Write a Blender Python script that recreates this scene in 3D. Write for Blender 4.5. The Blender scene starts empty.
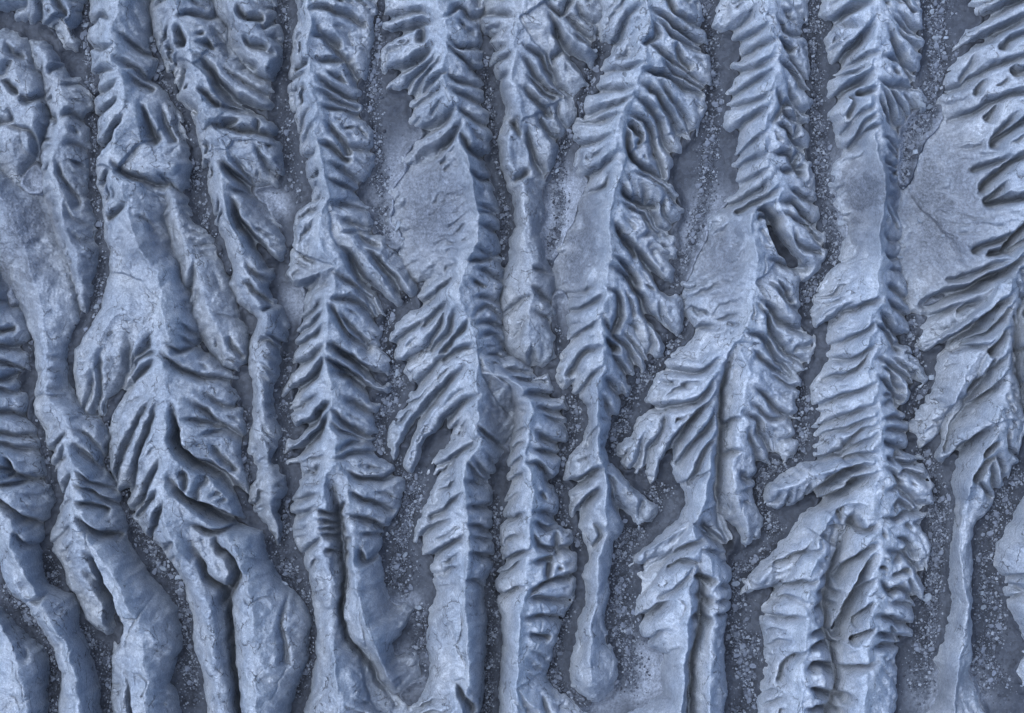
import bpy, math, random
import numpy as np

# ------------------------------------------------------------------ scale
PX = 0.05                 # metres per survey unit (the whole site is about 51 m wide)
CX, CY = 512.0, 356.5
S = 2.0                   # terrain samples per survey unit
X0, X1, Y0, Y1 = -64, 1088, -64, 776
SC = bpy.context.scene
COL = SC.collection
random.seed(7)
RNG = np.random.RandomState(11)

# ------------------------------------------------------------------ survey of the ridges
# outline = foot of the ridge, crest = watershed lines (start height, end height, line),
# grooves = rills cut into the flank, from the crest side down to the foot
# rill kinds: n normal, D deep, l light, M gully cut to the floor, c crack
RIDGES = []
def ridge(label, outline, crests, grooves='', wall=0.27, power=0.92, flute=1.0, soft=0.12):
    def P(s):
        v = [float(t) for t in s.split()]
        return np.array(v).reshape(-1, 2)
    gs = []
    for g in grooves.split(';'):
        g = g.strip()
        if not g: continue
        k = 'n'
        if g[0].isalpha(): k, g = g[0], g[1:]
        gs.append((k, P(g)))
    RIDGES.append(dict(label=label, outline=P(outline), crests=[(a, b, P(c)) for a, b, c in crests],
                       grooves=gs, wall=wall, power=power, flute=flute, soft=soft))

ridge('knobbly low clay mound with a round nub at its foot in the upper left corner',
 '-64 -64 80 -64 84 5 82 22 73 28 72 35 79 42 76 49 64 46 60 36 50 25 42 24 20 18 15 10 0 9 -64 6',
 [(22, 20, '-64 -20 0 -12 40 -10 55 6 64 18'), (9, 7, '64 18 68 32 72 42')],
 'n40 -5 42 12 40 22;n30 0 22 8 16 12;n55 -20 60 5 66 14', soft=.55)

ridge('lumpy pale plateau at the left edge with a rounded lobe and a tail',
 '-64 22 8 30 28 42 33 60 44 85 49 105 49 128 44 142 36 160 26 176 18 186 10 178 5 165 -10 170 -64 170',
 [(17, 18, '-64 70 0 60 20 80 32 110 30 140'), (15, 5, '10 140 16 160 18 180')],
 'n8 42 12 52 20 57;n2 80 10 84 17 90;n2 124 15 127 30 130 38 142 36 156 28 170;n10 108 12 120 2 124;n20 95 30 102 42 100;l-10 75 5 78 12 70', flute=0.5, soft=.55)

ridge('thin beaded ridge tapering to a point in the upper left',
 '33 44 36 60 45 75 50 95 53 110 52 128 46 150 44 170 48 190 55 220 62 245 72 265 77 285 82 303 87 309 91 290 95 265 97 245 95 230 92 215 84 197 86 180 89 160 89 135 83 121 90 112 91 95 83 83 70 80 61 64 55 54 45 44',
 [(14, 20, '38 48 46 60 50 72 56 86 60 102 63 118 58 135 52 158'), (20, 17, '52 158 55 180 62 210 68 235 77 262'), (17, 8, '77 262 80 285 84 303')],
 'n52 60 60 60;n48 76 55 70 64 66;n60 86 70 84 82 82;D60 119 72 114 82 119 90 119;n66 145 75 145 88 152;n52 128 56 122 50 116;n60 162 66 180 78 200;l66 205 76 220 90 226;l70 230 80 240 95 244', soft=.55)

ridge('long ridge rising from a smooth dusty apron on the left and forking into two smooth toes',
 '-10 168 8 180 20 190 40 196 50 225 62 252 72 275 78 300 78 318 70 332 65 360 68 385 75 400 88 415 103 422 109 435 107 452 104 467 122 490 125 505 128 535 140 560 160 587 178 610 183 640 176 665 172 680 182 713 184 776 112 776 114 713 114 650 118 632 108 634 97 628 87 615 80 600 70 585 63 565 55 550 52 530 62 510 66 497 57 475 55 460 50 445 47 428 40 418 36 405 38 395 43 375 38 355 38 340 28 320 18 292 6 272 -20 250 -64 230 -64 168',
 [(13, 19, '-40 150 0 195 20 240 36 285 45 325 47 352 47 385 50 402 61 413'), (19, 33, '61 413 69 430 70 455 79 474'),
  (33, 35, '79 474 82 500 83 530 100 560 120 590'), (35, 30, '120 590 135 620 142 655 146 713 148 776'), (30, 18, '84 535 88 560 96 590 105 618')],
 'n68 432 58 445 52 452;n70 442 60 462 55 475;n75 470 72 480 62 497;n72 455 62 460 56 466;n74 430 86 432 97 445 106 462;n76 442 90 455 102 470;n85 470 95 480 112 487;n82 484 95 488 108 498 124 504;D86 514 94 525 105 531 118 533;n82 500 95 502 108 506;l78 497 68 505 60 514;l80 520 70 530 58 542;G92 550 98 560 103 574 109 592 115 608 119 634;l85 568 95 574 104 584;l49 356 58 357 66 360;l48 372 58 372 66 376;l48 386 58 388 68 390;l47 395 60 397 72 399;l45 370 38 372;l46 392 38 396;c158 590 150 606 140 622 133 640;c133 665 145 668 155 675 153 686;n128 668 134 690 138 713 140 776;c120 610 135 614 146 613',
 wall=0.3, flute=0.5, soft=.35)

ridge('broad knobbly ridge left of the middle, its lower end split by a winding rill',
 '94 -64 94 0 95 20 93 40 96 60 98 75 104 82 98 105 102 120 102 142 108 148 101 165 101 183 108 200 108 230 115 255 112 280 105 308 92 332 80 350 77 370 80 390 83 408 93 414 97 406 100 414 108 416 113 402 128 384 124 398 113 420 112 450 113 470 120 488 131 485 131 500 135 520 150 535 160 545 175 560 188 590 195 620 198 650 205 680 210 713 212 776 292 776 290 713 296 690 308 660 310 640 312 620 305 600 288 585 275 570 266 548 263 530 256 522 247 519 248 500 248 478 246 470 240 455 242 440 246 430 243 415 240 400 230 384 236 379 205 356 195 340 200 330 190 300 180 270 170 245 165 222 178 196 187 185 189 165 186 158 191 150 188 143 180 120 165 95 150 82 155 72 155 60 148 50 148 20 146 0 146 -64',
 [(26, 28, '118 -64 118 0 112 28 110 55 122 78 124 100 118 125 111 150 112 172'), (28, 27, '112 172 125 198 131 230 141 250 158 272'),
  (27, 34, '158 272 160 300 168 330 166 350 162 365 165 395 168 420 170 452 164 482'), (34, 33, '164 482 163 512 172 540 192 570 208 606 216 645 226 713 230 776'),
  (33, 34, '164 482 185 500 215 528 232 545 248 590 254 640 256 713 258 776'), (20, 24, '112 172 150 165 172 165'), (24, 17, '158 300 126 306 104 330 86 372')],
 'n115 22 104 17 93 24;n118 50 106 52 95 48;D122 36 133 46 147 54 158 54;n122 71 110 72 96 76;n122 84 112 91 98 94;n122 98 112 108 96 116;D128 118 118 133 104 148;n122 62 137 72 148 80 156 77;n130 76 140 86 150 90;D145 104 148 122 156 137;n162 104 166 124 174 138;n172 108 180 130 190 147;n117 160 122 170 135 178 150 183 164 186;n160 174 168 183 174 190;n108 168 106 180;l138 216 150 221 158 232;n130 205 118 216;'
 'n156 334 148 348 137 357 128 372;c90 345 88 358 87 372;n103 350 102 372 100 395 97 412;D130 338 128 362 122 384 112 404;n94 372 90 392 84 408;n159 352 146 355 132 370;D160 362 142 374 130 388;n157 398 146 412 136 430 127 450 120 474;n163 402 154 425 144 450 136 478 132 490;n166 458 156 473 146 498 138 508;'
 'D165 352 176 362 190 372 208 378 236 381;n170 345 182 352 196 346;n182 322 190 330 200 334;n180 335 190 342 203 350;n202 392 216 402 232 406 244 403;D193 400 206 409 216 420 224 427 240 436;n188 419 204 420 220 425;n203 434 222 431 236 436;n215 445 220 455 232 465;G178 405 180 430 184 446 196 459 215 468 229 479 240 492 246 508;G176 478 190 495 207 506 222 513 238 521 252 524;n198 522 212 527 228 527 240 523;l204 502 203 488 208 480;l190 492 192 478;'
 'M188 530 197 545 205 560 211 575 222 585 231 592 234 620 236 650 242 713 243 776;D219 528 222 545 234 553 243 566 239 580 232 592;n163 488 154 500 144 512;n170 500 161 520 153 536;l180 535 172 545;c244 592 256 598 266 592 280 594;l290 590 284 620 288 650;c283 645 290 660 278 690',
 wall=0.3, flute=0.5, soft=.4)

ridge('slender low side ridge ending in a blunt two lobed toe left of the middle',
 '162 190 165 215 168 230 178 260 190 300 199 326 213 350 225 364 238 369 245 360 248 345 245 330 235 310 229 290 223 270 217 250 208 235 194 225 187 205 182 192 174 186',
 [(14, 18, '170 190 178 222 190 255 202 290'), (18, 17, '202 290 212 318 222 336 237 352')],
 'n228 334 232 345 240 352;l200 290 193 305;l205 328 200 334;n196 262 194 280 188 292;l212 270 220 285;l214 312 228 318 240 318;l216 335 220 352', soft=.45)

ridge('lumpy ridge with long slanting spurs narrowing to a thin beaded tail and a teardrop toe',
 '155 -64 155 0 155 20 162 50 170 72 178 76 181 72 178 90 180 100 195 110 200 130 203 150 205 165 212 165 212 185 215 205 220 225 230 245 236 265 233 285 240 300 255 312 262 320 257 335 254 345 252 365 256 385 255 405 254 425 249 445 250 458 258 466 257 480 249 490 248 500 255 510 267 525 273 535 278 544 283 535 281 525 277 512 283 500 288 490 286 475 276 465 270 458 276 445 280 435 277 420 271 405 271 390 277 370 280 350 279 342 286 340 288 325 282 310 271 300 266 287 273 280 272 270 263 256 251 246 256 242 270 254 281 259 284 252 281 240 281 230 276 220 266 205 256 196 262 186 278 185 282 170 279 145 272 138 276 132 270 122 256 112 242 106 250 104 268 113 272 105 267 98 273 94 270 86 256 76 245 70 236 56 229 48 226 35 219 20 213 0 213 -64',
 [(24, 26, '178 -64 175 0 180 28 190 50 192 62'), (26, 24, '192 62 196 85 202 105 211 126 224 148 222 175 226 205 236 235 246 262 256 288'),
  (24, 15, '256 288 264 312 268 330 268 350 263 380 263 410 266 440'), (15, 8, '266 440 267 456 268 466'), (8, 21, '268 466 268 476 269 490'), (21, 8, '269 490 270 505 278 538'),
  (22, 14, '192 62 212 68 240 90 262 106'), (24, 20, '211 126 240 128 268 130'), (23, 16, '224 150 252 150 270 158')],
 'n180 20 195 16 210 20 220 14;n182 28 186 44;n212 26 222 38 228 50;G198 57 212 72 221 86 236 100 254 109 270 115;n222 68 240 80 255 91 274 97;n200 90 210 98 218 105;D188 62 184 74 179 86;n184 100 196 112;n215 108 226 108 240 112;D206 132 216 128 235 130 252 134 274 136;n256 145 262 160 274 174 282 180;G220 160 228 168 240 180 256 192;n232 158 240 166 253 184;n230 188 245 193 256 197;G233 198 244 228 258 246 268 260;n262 214 274 225 284 232;n248 262 258 276 274 281;n245 280 256 291 270 302;n262 312 273 306;n268 334 279 341;n258 344 268 340 279 350;l264 354 270 358 279 364;l261 362 268 368 276 376;l259 370 266 378 273 388;l262 424 270 434 279 443;l262 434 272 446;l258 444 252 458;n240 120 232 126;n255 118 258 128;c205 140 220 150 226 148', soft=.4)

ridge('short squat knob wedged between two taller ridges at the top left',
 '216 -64 216 0 222 15 230 28 232 42 240 58 250 68 262 76 272 80 278 70 281 55 281 30 276 22 274 0 272 -64',
 [(20, 22, '236 -64 234 0 240 20 256 34 264 46 268 66')],
 'n243 36 250 46 262 50;n260 22 264 30 272 24;n240 58 252 66;n238 8 246 20 258 22;l255 48 270 55', soft=.55)

ridge('herringbone ridge with paired curved ribs and a deeply split smooth lower end',
 '297 -64 297 0 302 10 298 30 295 60 292 80 293 100 300 125 305 140 305 155 312 175 318 190 316 202 300 215 296 235 293 262 289 275 296 285 308 286 318 284 305 300 302 315 303 322 299 340 300 345 296 365 293 380 285 396 290 402 300 400 291 411 295 420 300 430 289 441 285 455 288 464 302 462 303 475 298 490 291 505 292 520 300 545 308 570 315 600 318 630 318 655 312 680 305 713 302 776 440 776 425 722 405 700 392 695 405 690 420 680 425 668 416 652 396 654 392 642 405 626 412 610 408 603 394 604 385 592 383 575 380 560 383 540 391 525 398 510 403 490 403 478 392 465 380 456 373 446 377 432 373 426 375 412 378 402 372 393 388 396 390 388 378 374 388 374 389 362 372 347 378 344 378 330 375 319 384 318 386 308 376 292 386 300 396 304 405 298 414 294 413 285 400 265 390 250 384 240 372 237 371 222 369 210 356 203 356 190 362 180 372 165 372 150 368 130 359 115 359 100 358 87 364 75 368 50 374 20 376 0 376 -64',
 [(26, 28, '312 -64 308 0 310 20 306 40 309 60 310 85 316 105 313 125 320 150 325 180 328 196'), (27, 27, '328 196 319 222 322 246 338 268'),
  (28, 32, '338 268 332 292 328 320 326 345 327 365 329 385 330 402 332 425 336 440 334 462'), (31, 34, '334 462 324 490 327 530 330 570 335 600 334 650 338 713 340 776'),
  (31, 34, '334 462 347 482 349 520 352 560 358 600 372 640'), (34, 18, '372 640 382 665 392 684'), (25, 17, '328 200 350 240 376 270 404 290'), (26, 16, '335 268 318 272 300 278')],
 'n314 14 322 11 335 16 346 17 358 24;D316 28 330 45 340 56 350 68 359 82;n312 38 324 38 335 46;n316 60 328 64 345 64;D318 78 326 87 340 94 360 101;n320 92 335 101 352 107;n324 108 340 111 360 116;n328 124 338 137 347 150;n322 145 335 151 346 160;n340 142 352 148 368 150;n330 165 345 172 356 182;n308 75 300 78 291 80;n312 110 305 118 301 130;n312 60 302 68;n318 150 308 158;l318 125 308 140;n330 180 342 186 356 192;'
 'n330 204 350 207 372 211;n338 219 355 225 372 228;n345 234 360 231 373 231;G366 250 384 268 398 286 408 302;G341 246 354 264 368 284 388 304;n352 222 362 238 372 244;'
 'n335 272 350 282 366 297 382 316;D333 300 350 299 364 307 378 322;n340 314 352 325 364 340;n332 302 340 318 350 335 366 346;G330 342 348 356 366 370 380 378;G326 358 345 370 365 388 388 400;G334 370 355 378 372 394;D345 397 360 405 376 419;D333 408 346 422 364 435 378 436;n333 420 346 432 366 441 378 446;'
 'n326 298 312 311 300 322;n326 311 312 325 298 333;n326 325 315 336 298 347;D326 345 312 358 293 368;G326 357 318 374 305 385 286 400;n320 394 308 402 290 412;G331 400 315 420 298 432;G332 412 320 432 305 448 286 458;n328 426 318 440 300 452;n322 272 310 284;'
 'n340 450 360 441 374 443;n336 458 358 452 380 455;D346 468 362 478 384 479 396 474;n352 487 362 497 372 500 388 506;D352 515 362 516 374 522 386 530;n362 531 378 533;n360 545 365 558 376 554;n350 500 343 508;n352 535 344 545;c362 600 365 620 370 640;c345 588 360 585 372 586;'
 'M334 470 337 500 340 530 343 555 346 580 343 605 345 625 352 640 365 655 374 668 380 682 394 700;n320 508 330 512 338 514;n320 518 332 520 338 521;n322 526 333 527 340 528;n322 533 335 534 340 535;n325 549 335 550 342 551;n322 492 308 497 295 502;n318 505 308 512 296 516;n322 535 308 550 300 556;c355 690 363 680 366 665;c358 690 366 696',
 wall=0.28, flute=0.9)

ridge('tall ridge with long curved finger spurs in the middle, a dusty fan on its upper flank',
 '388 -64 388 0 387 14 394 17 387 26 386 37 396 37 387 48 384 62 386 74 396 72 391 86 400 88 408 93 416 90 424 93 414 101 411 112 414 123 424 129 440 120 418 135 407 155 406 165 420 162 400 180 392 195 396 210 390 220 402 235 402 250 407 266 420 279 434 275 418 303 430 302 402 320 393 335 389 348 397 352 396 357 402 363 416 358 407 371 411 380 420 382 405 405 393 425 388 445 392 460 398 465 403 452 408 438 404 452 403 466 412 472 421 468 424 452 432 440 448 428 460 424 450 440 438 455 427 473 432 477 444 466 455 460 438 478 433 492 424 510 417 525 413 540 421 543 424 554 431 558 433 575 438 590 430 610 429 640 430 670 425 690 405 713 400 776 478 776 480 713 483 690 485 660 487 630 484 600 485 580 492 568 494 550 492 520 493 500 490 480 495 470 502 455 506 440 513 425 517 410 520 395 514 380 506 368 508 358 499 350 503 340 501 325 499 310 495 296 501 285 499 270 497 250 496 235 498 220 494 205 491 190 486 175 481 165 488 150 491 135 486 128 487 115 481 105 483 90 476 75 481 65 479 45 477 30 479 15 484 0 484 -64',
 [(28, 30, '432 -64 435 0 446 18 447 48 441 68 448 90 453 110 462 124'), (30, 30, '462 124 465 150 470 170 475 195 477 215 477 236 474 250'),
  (30, 32, '474 250 464 270 460 298 467 318 476 345'), (32, 30, '476 345 478 360 476 380 477 400 477 420 478 442'), (32, 36, '478 442 465 472 464 492 466 515 468 540 466 570 465 600 467 640 468 680 464 713 460 776'), (28, 26, '476 350 492 372 505 385')],
 'n446 22 460 10 470 18 480 18;n452 42 460 50 480 48;D450 50 458 58 470 67 480 74;n448 75 455 82 468 86 484 88;n450 92 465 98 484 106;n458 108 470 117 490 128;n432 22 418 14 404 16 386 18;G434 24 420 26 405 30 386 38;G434 46 420 58 408 66 388 76;D436 58 424 70 414 80 404 92;n440 62 424 80 418 92;n424 22 422 40;G456 110 446 120 432 128 420 134;G462 126 450 140 440 150 428 156;n442 90 430 97 410 112;n448 75 436 84 420 96;'
 'D460 134 468 150 478 155 488 158;n470 172 480 180 488 180;n478 206 488 208 494 214;n478 214 486 213 498 217;D478 226 488 229 498 232;n478 248 488 253 501 266;n476 270 488 272 498 278;n474 296 485 299 500 302;n475 316 485 308 495 311 502 318;D478 326 488 322 503 328;n480 338 492 335 504 342;n468 262 484 260 499 256;'
 'D455 278 445 286 432 298 418 304;n450 300 438 312 430 322;n446 308 440 328 430 344;n456 310 450 330 436 345;n468 320 460 332 448 346;n474 345 462 350 448 358;D432 320 420 325 405 335 392 348;D434 340 418 352 400 366;D446 352 434 368 420 384;G465 366 450 382 436 398 420 416 408 438 400 462;G478 394 464 402 452 414 440 430 428 446 422 470;D478 438 465 448 450 460 436 467 428 478;'
 'n478 425 488 436 500 444;n475 456 482 470 494 478;n470 460 476 475 490 486;n466 478 476 480 492 482;D465 505 476 506 494 508;D468 522 478 526 494 533;n470 535 480 536 494 541;D470 548 480 553 492 558;n466 575 476 580 486 592;D450 518 437 525 424 536;D465 535 450 543 434 556;n462 490 450 505 436 515;c460 600 464 620 458 640;c450 620 460 645 467 660;c432 668 440 672 452 676 464 672;c480 500 481 530 482 560;n458 680 470 700',
 wall=0.24, flute=1.0)

ridge('stout ridge with blocky fractured right flank below the centre',
 '478 366 496 357 515 359 530 371 534 377 526 380 546 378 552 390 546 396 561 398 567 410 561 415 567 425 566 440 557 447 561 455 557 475 553 482 557 500 556 515 561 522 571 530 576 550 576 575 574 595 566 610 560 630 551 650 547 675 552 688 566 694 590 713 610 776 496 776 500 713 500 680 503 640 500 610 497 590 497 570 502 560 500 540 503 520 505 500 509 480 508 460 513 440 516 420 518 406 500 396 484 388',
 [(26, 30, '484 372 505 376 522 390 532 408'), (32, 35, '532 408 527 440 526 460 533 490 530 520 528 550 526 590 520 620 518 660 516 713 514 776'), (30, 16, '518 690 540 715 560 740')],
 'n500 363 510 369 534 373;n512 375 524 381 540 382;D522 396 538 394 552 396;D534 404 548 410 566 414;n540 412 550 418 568 426;D535 430 545 437 560 446;D532 445 545 452 560 455;D527 462 538 465 550 480 556 480;n526 426 512 436;n525 440 510 452;n524 455 508 470;D523 470 506 490;n520 490 504 506;D532 508 545 512 560 522;n534 520 546 526 556 524;D534 530 540 544 555 549 578 548;n555 530 556 546;n534 560 545 556;D528 592 544 581 560 578 578 574;n546 580 548 565;n527 594 540 595 564 598;n524 614 540 614 556 617;n528 630 540 632;c540 590 542 615 534 640;D525 510 515 517 503 522;D530 545 515 555 500 564;n525 556 515 565 498 574;n526 583 510 590 496 594;c512 690 520 700 530 705;n540 690 545 705 548 713 552 740',
 wall=0.3, flute=0.8)

ridge('lumpy ridge tapering to a smooth rounded tongue at the upper centre',
 '482 -64 482 0 489 10 481 25 486 33 500 36 491 46 495 55 493 66 500 78 505 90 510 110 505 125 502 140 503 160 508 180 515 195 518 215 520 228 512 240 509 265 506 290 507 320 510 345 517 358 530 364 545 365 553 356 554 335 549 317 553 305 553 285 546 265 541 250 539 230 541 200 541 186 548 172 554 158 556 140 553 131 560 138 567 128 574 110 571 98 577 92 585 85 587 73 577 61 581 63 591 69 594 55 589 46 593 43 591 35 598 25 601 10 599 0 598 -64',
 [(25, 25, '525 -64 522 0 516 30 513 55 512 80 520 105 520 122'), (22, 19, '520 122 510 135 510 160 522 184'), (18, 18, '522 184 526 210 526 236 532 262 532 290 529 320 529 345'),
  (22, 14, '522 122 540 135 550 155'), (22, 16, '522 20 555 25 585 45')],
 'n545 2 560 15 566 8;G548 12 555 28 562 42 574 58 588 74;D562 12 572 22 585 35 594 43;n575 0 580 15 592 22;n572 35 582 40 592 46;D542 52 552 70 556 84 564 94;D526 48 540 60 552 80;n521 60 534 76 546 89 556 96;n528 78 540 90 548 98;n520 90 535 100 545 112;D536 116 545 130 556 140;n556 100 558 115 566 128;n556 68 552 60 558 55;n508 45 498 50 490 50;n512 55 500 62 492 68;n510 75 500 80;n514 20 502 15 488 16;D527 128 532 150 540 170;n520 140 516 130;n512 185 520 178;D530 284 540 294 554 304;n534 312 545 318 553 328;n527 294 516 304 507 312;n531 345 532 366;l526 318 516 335;n533 268 545 272', flute=0.7, soft=.4)

ridge('high bright crested ridge right of centre with curled spurs, its lower end a thin stem with a bulb',
 '604 -64 604 0 603 20 603 40 610 43 618 41 613 55 602 73 604 80 599 85 606 91 590 98 586 110 591 116 578 121 575 140 581 146 576 165 582 178 591 179 583 190 579 200 574 220 564 240 557 260 559 280 569 300 571 330 569 346 559 365 557 376 564 387 575 377 573 392 585 396 590 406 591 420 584 440 569 455 563 475 563 486 570 487 568 500 571 515 570 523 580 530 588 545 590 560 582 575 586 590 587 600 578 620 574 645 570 670 572 686 585 699 597 702 611 692 616 675 615 660 609 640 603 620 606 605 609 585 609 560 614 540 620 530 624 520 622 511 618 506 630 521 638 530 644 521 650 521 656 515 656 507 645 497 630 485 618 470 607 463 604 445 609 420 616 412 619 395 618 386 625 396 629 385 621 371 630 379 633 366 629 356 640 371 646 360 641 345 633 327 650 353 661 354 663 340 656 322 646 314 658 326 668 339 679 332 681 315 679 300 666 290 656 277 664 284 669 282 671 272 656 251 666 256 673 258 676 245 666 231 673 227 681 215 679 200 666 181 660 174 667 177 673 160 664 146 670 155 679 150 686 142 681 132 690 141 693 135 701 115 703 95 707 85 707 60 701 50 704 48 701 25 698 10 695 0 694 -64',
 [(32, 33, '645 -64 646 0 650 15 648 32 645 50 640 75 632 92 621 112 617 132 613 155 622 166'), (33, 34, '622 166 615 190 610 215 610 242 612 256 608 275 605 300 598 318'),
  (34, 28, '598 318 602 345 601 362 598 385 598 402 597 425 598 445 600 462'), (30, 26, '600 462 605 478 605 500 606 520'), (26, 19, '606 520 600 548 597 580 597 604'), (19, 26, '597 604 592 622 590 650 591 680'),
  (30, 20, '622 168 640 172 660 190'), (20, 10, '606 470 625 488 646 512')],
 'n660 -10 672 12 682 20 704 26;D650 14 660 20 672 28 684 36 704 47;n655 26 668 36 680 44 700 50;n645 46 655 52 668 62 690 76 708 86;D662 64 676 76 692 84 706 90;n675 45 678 60 684 66;D640 76 655 77 670 80 682 89 694 94;D638 86 652 95 662 106 670 119 684 140;n655 84 672 100 682 114 694 138;D632 100 645 108 655 121 664 142 672 156;D628 118 640 122 650 134 653 152 660 172;D625 128 626 150 640 168 662 180;n636 150 640 140 634 135;D620 185 628 200 645 206;D640 184 646 204 652 218 664 232;n630 174 655 182 676 200;n668 195 662 210 672 222;D612 224 624 240 630 252;n640 238 650 233 662 232;n620 205 640 215 655 232;'
 'n640 70 625 72 605 72;n632 92 618 92 600 90;n630 100 612 108 588 116;n618 118 600 122 578 122;n613 138 600 142 580 146;D613 158 602 168 583 180;n607 176 603 190 588 194;c640 50 632 62 630 72;c604 155 598 160 600 168;n640 10 626 20 618 40;l650 25 655 40 646 48;'
 'G626 243 640 255 650 270 664 287;G610 268 630 282 640 298 645 312 656 324 668 340;n605 290 615 295 619 310 613 326;n612 258 624 268 632 280;D602 318 612 334 625 346 634 366;D608 350 618 362 628 378;n620 328 635 345 646 362;n660 300 664 320 670 334;D604 338 610 345;n645 320 652 340 650 352;n598 322 585 330 572 340;D600 348 586 352 574 368;n602 295 590 305 570 312;n600 365 590 378 580 392;'
 'D604 374 612 388 620 397;n602 394 608 410 614 418;l599 415 608 420;n597 425 588 440;G603 465 585 478 562 488;G598 484 590 498 578 518;D609 476 612 494 624 514;n640 522 641 508;n592 520 600 532 596 540;c578 672 586 665 592 662;l596 615 606 640;l588 630 578 650',
 wall=0.24, flute=0.8)

ridge('pale high ridge with a dark hollow beside its crest, splitting lower down into twin spines',
 '726 -64 722 0 718 15 714 25 724 31 730 32 738 41 745 43 742 55 734 68 740 73 727 99 735 96 729 106 727 126 738 131 741 141 737 155 744 156 734 166 736 179 741 183 734 196 724 206 714 216 704 240 694 265 684 285 688 310 696 326 712 326 700 330 684 346 669 360 661 373 647 400 645 407 654 408 640 420 631 437 619 446 617 456 624 471 632 477 638 474 645 458 648 455 646 470 651 482 660 472 668 452 672 470 676 484 685 492 688 502 680 518 665 530 645 548 633 557 630 566 640 564 655 556 637 573 639 590 636 620 640 634 650 646 664 652 660 670 664 690 650 700 625 713 610 776 722 776 723 713 726 690 723 660 723 630 729 610 731 590 731 570 728 555 722 546 732 554 738 546 726 525 722 515 728 520 738 532 746 547 758 537 763 525 758 505 751 490 754 476 758 462 764 463 771 465 773 450 771 440 778 456 785 463 794 456 796 440 790 424 797 421 798 411 790 394 795 397 798 380 791 370 801 370 809 355 813 345 809 335 796 329 798 320 796 295 796 272 801 278 809 276 816 270 823 250 821 235 813 222 816 215 813 200 811 185 809 165 801 160 806 140 806 120 804 115 808 105 807 85 807 60 801 35 796 30 804 20 804 0 804 -64',
 [(26, 30, '770 -64 768 0 766 12 770 30 772 46 770 66 772 86 768 108 765 126 765 150 770 172 776 185'), (31, 34, '776 185 769 203 753 211 751 226 755 242 758 262 757 282'),
  (34, 34, '757 282 752 304 745 330 735 341'), (33, 35, '735 341 724 368 715 392 712 430 710 478 703 508 692 530 700 548'), (34, 33, '700 548 692 566 690 600 688 640 682 713 680 776'), (33, 31, '702 546 711 562 712 590 711 640 709 713 708 776'),
  (32, 26, '738 343 748 372 745 392 738 430 735 462 736 492'), (25, 14, '736 492 744 515 748 532'), (30, 26, '776 185 782 210 800 240'), (26, 15, '703 515 680 530 640 555'), (26, 22, '757 282 778 290 790 320')],
 'D755 10 745 20 728 32;n766 28 755 36 738 42;D770 44 758 48 742 58;n772 62 758 68 742 72;D768 76 750 85 736 95 724 100;n768 96 752 104 732 108;D766 110 752 118 736 132;n774 20 785 35 798 36;n775 40 783 50;n782 50 790 58 798 70 808 82;D778 64 790 72 800 85 806 92;n774 95 782 112 792 120;D784 84 792 100 798 118 806 126;n770 125 785 105 800 112;'
 'n763 135 750 145 738 158;c752 148 748 155 742 152;D764 155 748 164 736 170;n766 172 752 179 738 188;D770 182 752 195 730 206;n775 192 755 204 740 212;D774 124 785 130 790 142 797 147;D771 154 785 155 790 165 795 172;n790 145 796 130;n776 172 786 173 794 170;n800 150 792 160;n785 190 796 196 810 202;D776 204 790 205 800 215 816 227;n780 214 795 222 806 228 818 242;P764 210 769 222 773 233 781 248 790 260;D752 213 762 211 768 218;n752 222 760 218 768 222;n790 232 796 245 812 252;'
 'D765 262 780 264 798 267;c762 255 760 265 758 275;n766 284 780 296 798 311;n775 280 786 296;D757 300 768 310 780 322 796 330;D754 306 765 320 776 340 786 354 798 360;n790 330 805 334;D745 332 760 338 770 352 786 371;n750 350 762 362 782 374;n795 358 799 348 806 346;c748 305 745 320;n718 330 704 328 688 340;c728 320 722 332 712 336;'
 'M735 342 727 356 723 380 719 410 718 440 717 470 715 498 723 528 732 550;n716 360 700 370 684 372 668 370;D714 376 700 398 686 404 660 408 645 406;G712 396 698 412 686 427 674 444 664 470;D667 410 661 430 652 446;D714 410 702 430 690 446 680 460;D646 430 640 455 632 476;n655 440 648 458;n714 432 700 455 690 478;n705 470 690 480 680 486;'
 'D752 386 766 398 778 410 798 424;n770 374 785 384 798 388;n748 402 762 414 775 418 796 414;D742 412 755 420 759 432 766 446 774 460;n745 428 752 445 757 462;n738 418 730 420 722 426;n738 450 728 452 720 455;D740 470 745 479 754 476;n778 445 782 440 795 438;c745 495 740 512 735 522;n740 490 752 488 758 495;'
 'D706 535 690 542 670 555 650 568;n696 560 684 557 672 562;G668 598 656 609 636 624;n664 628 652 638 642 642;D695 528 706 535 724 546;M700 518 712 533 724 545;n698 546 708 549 728 556;n690 572 700 575;n690 590 700 594;n688 612 698 615;M696 556 698 575 700 595 699 620 694 645 690 670 688 713 687 776;n718 560 731 562;n716 585 731 583;n714 600 730 600;n713 613 726 614;l680 640 668 655 662 672;l692 560 680 580 664 592;c672 590 680 600 676 612',
 wall=0.25, flute=0.9)

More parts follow.
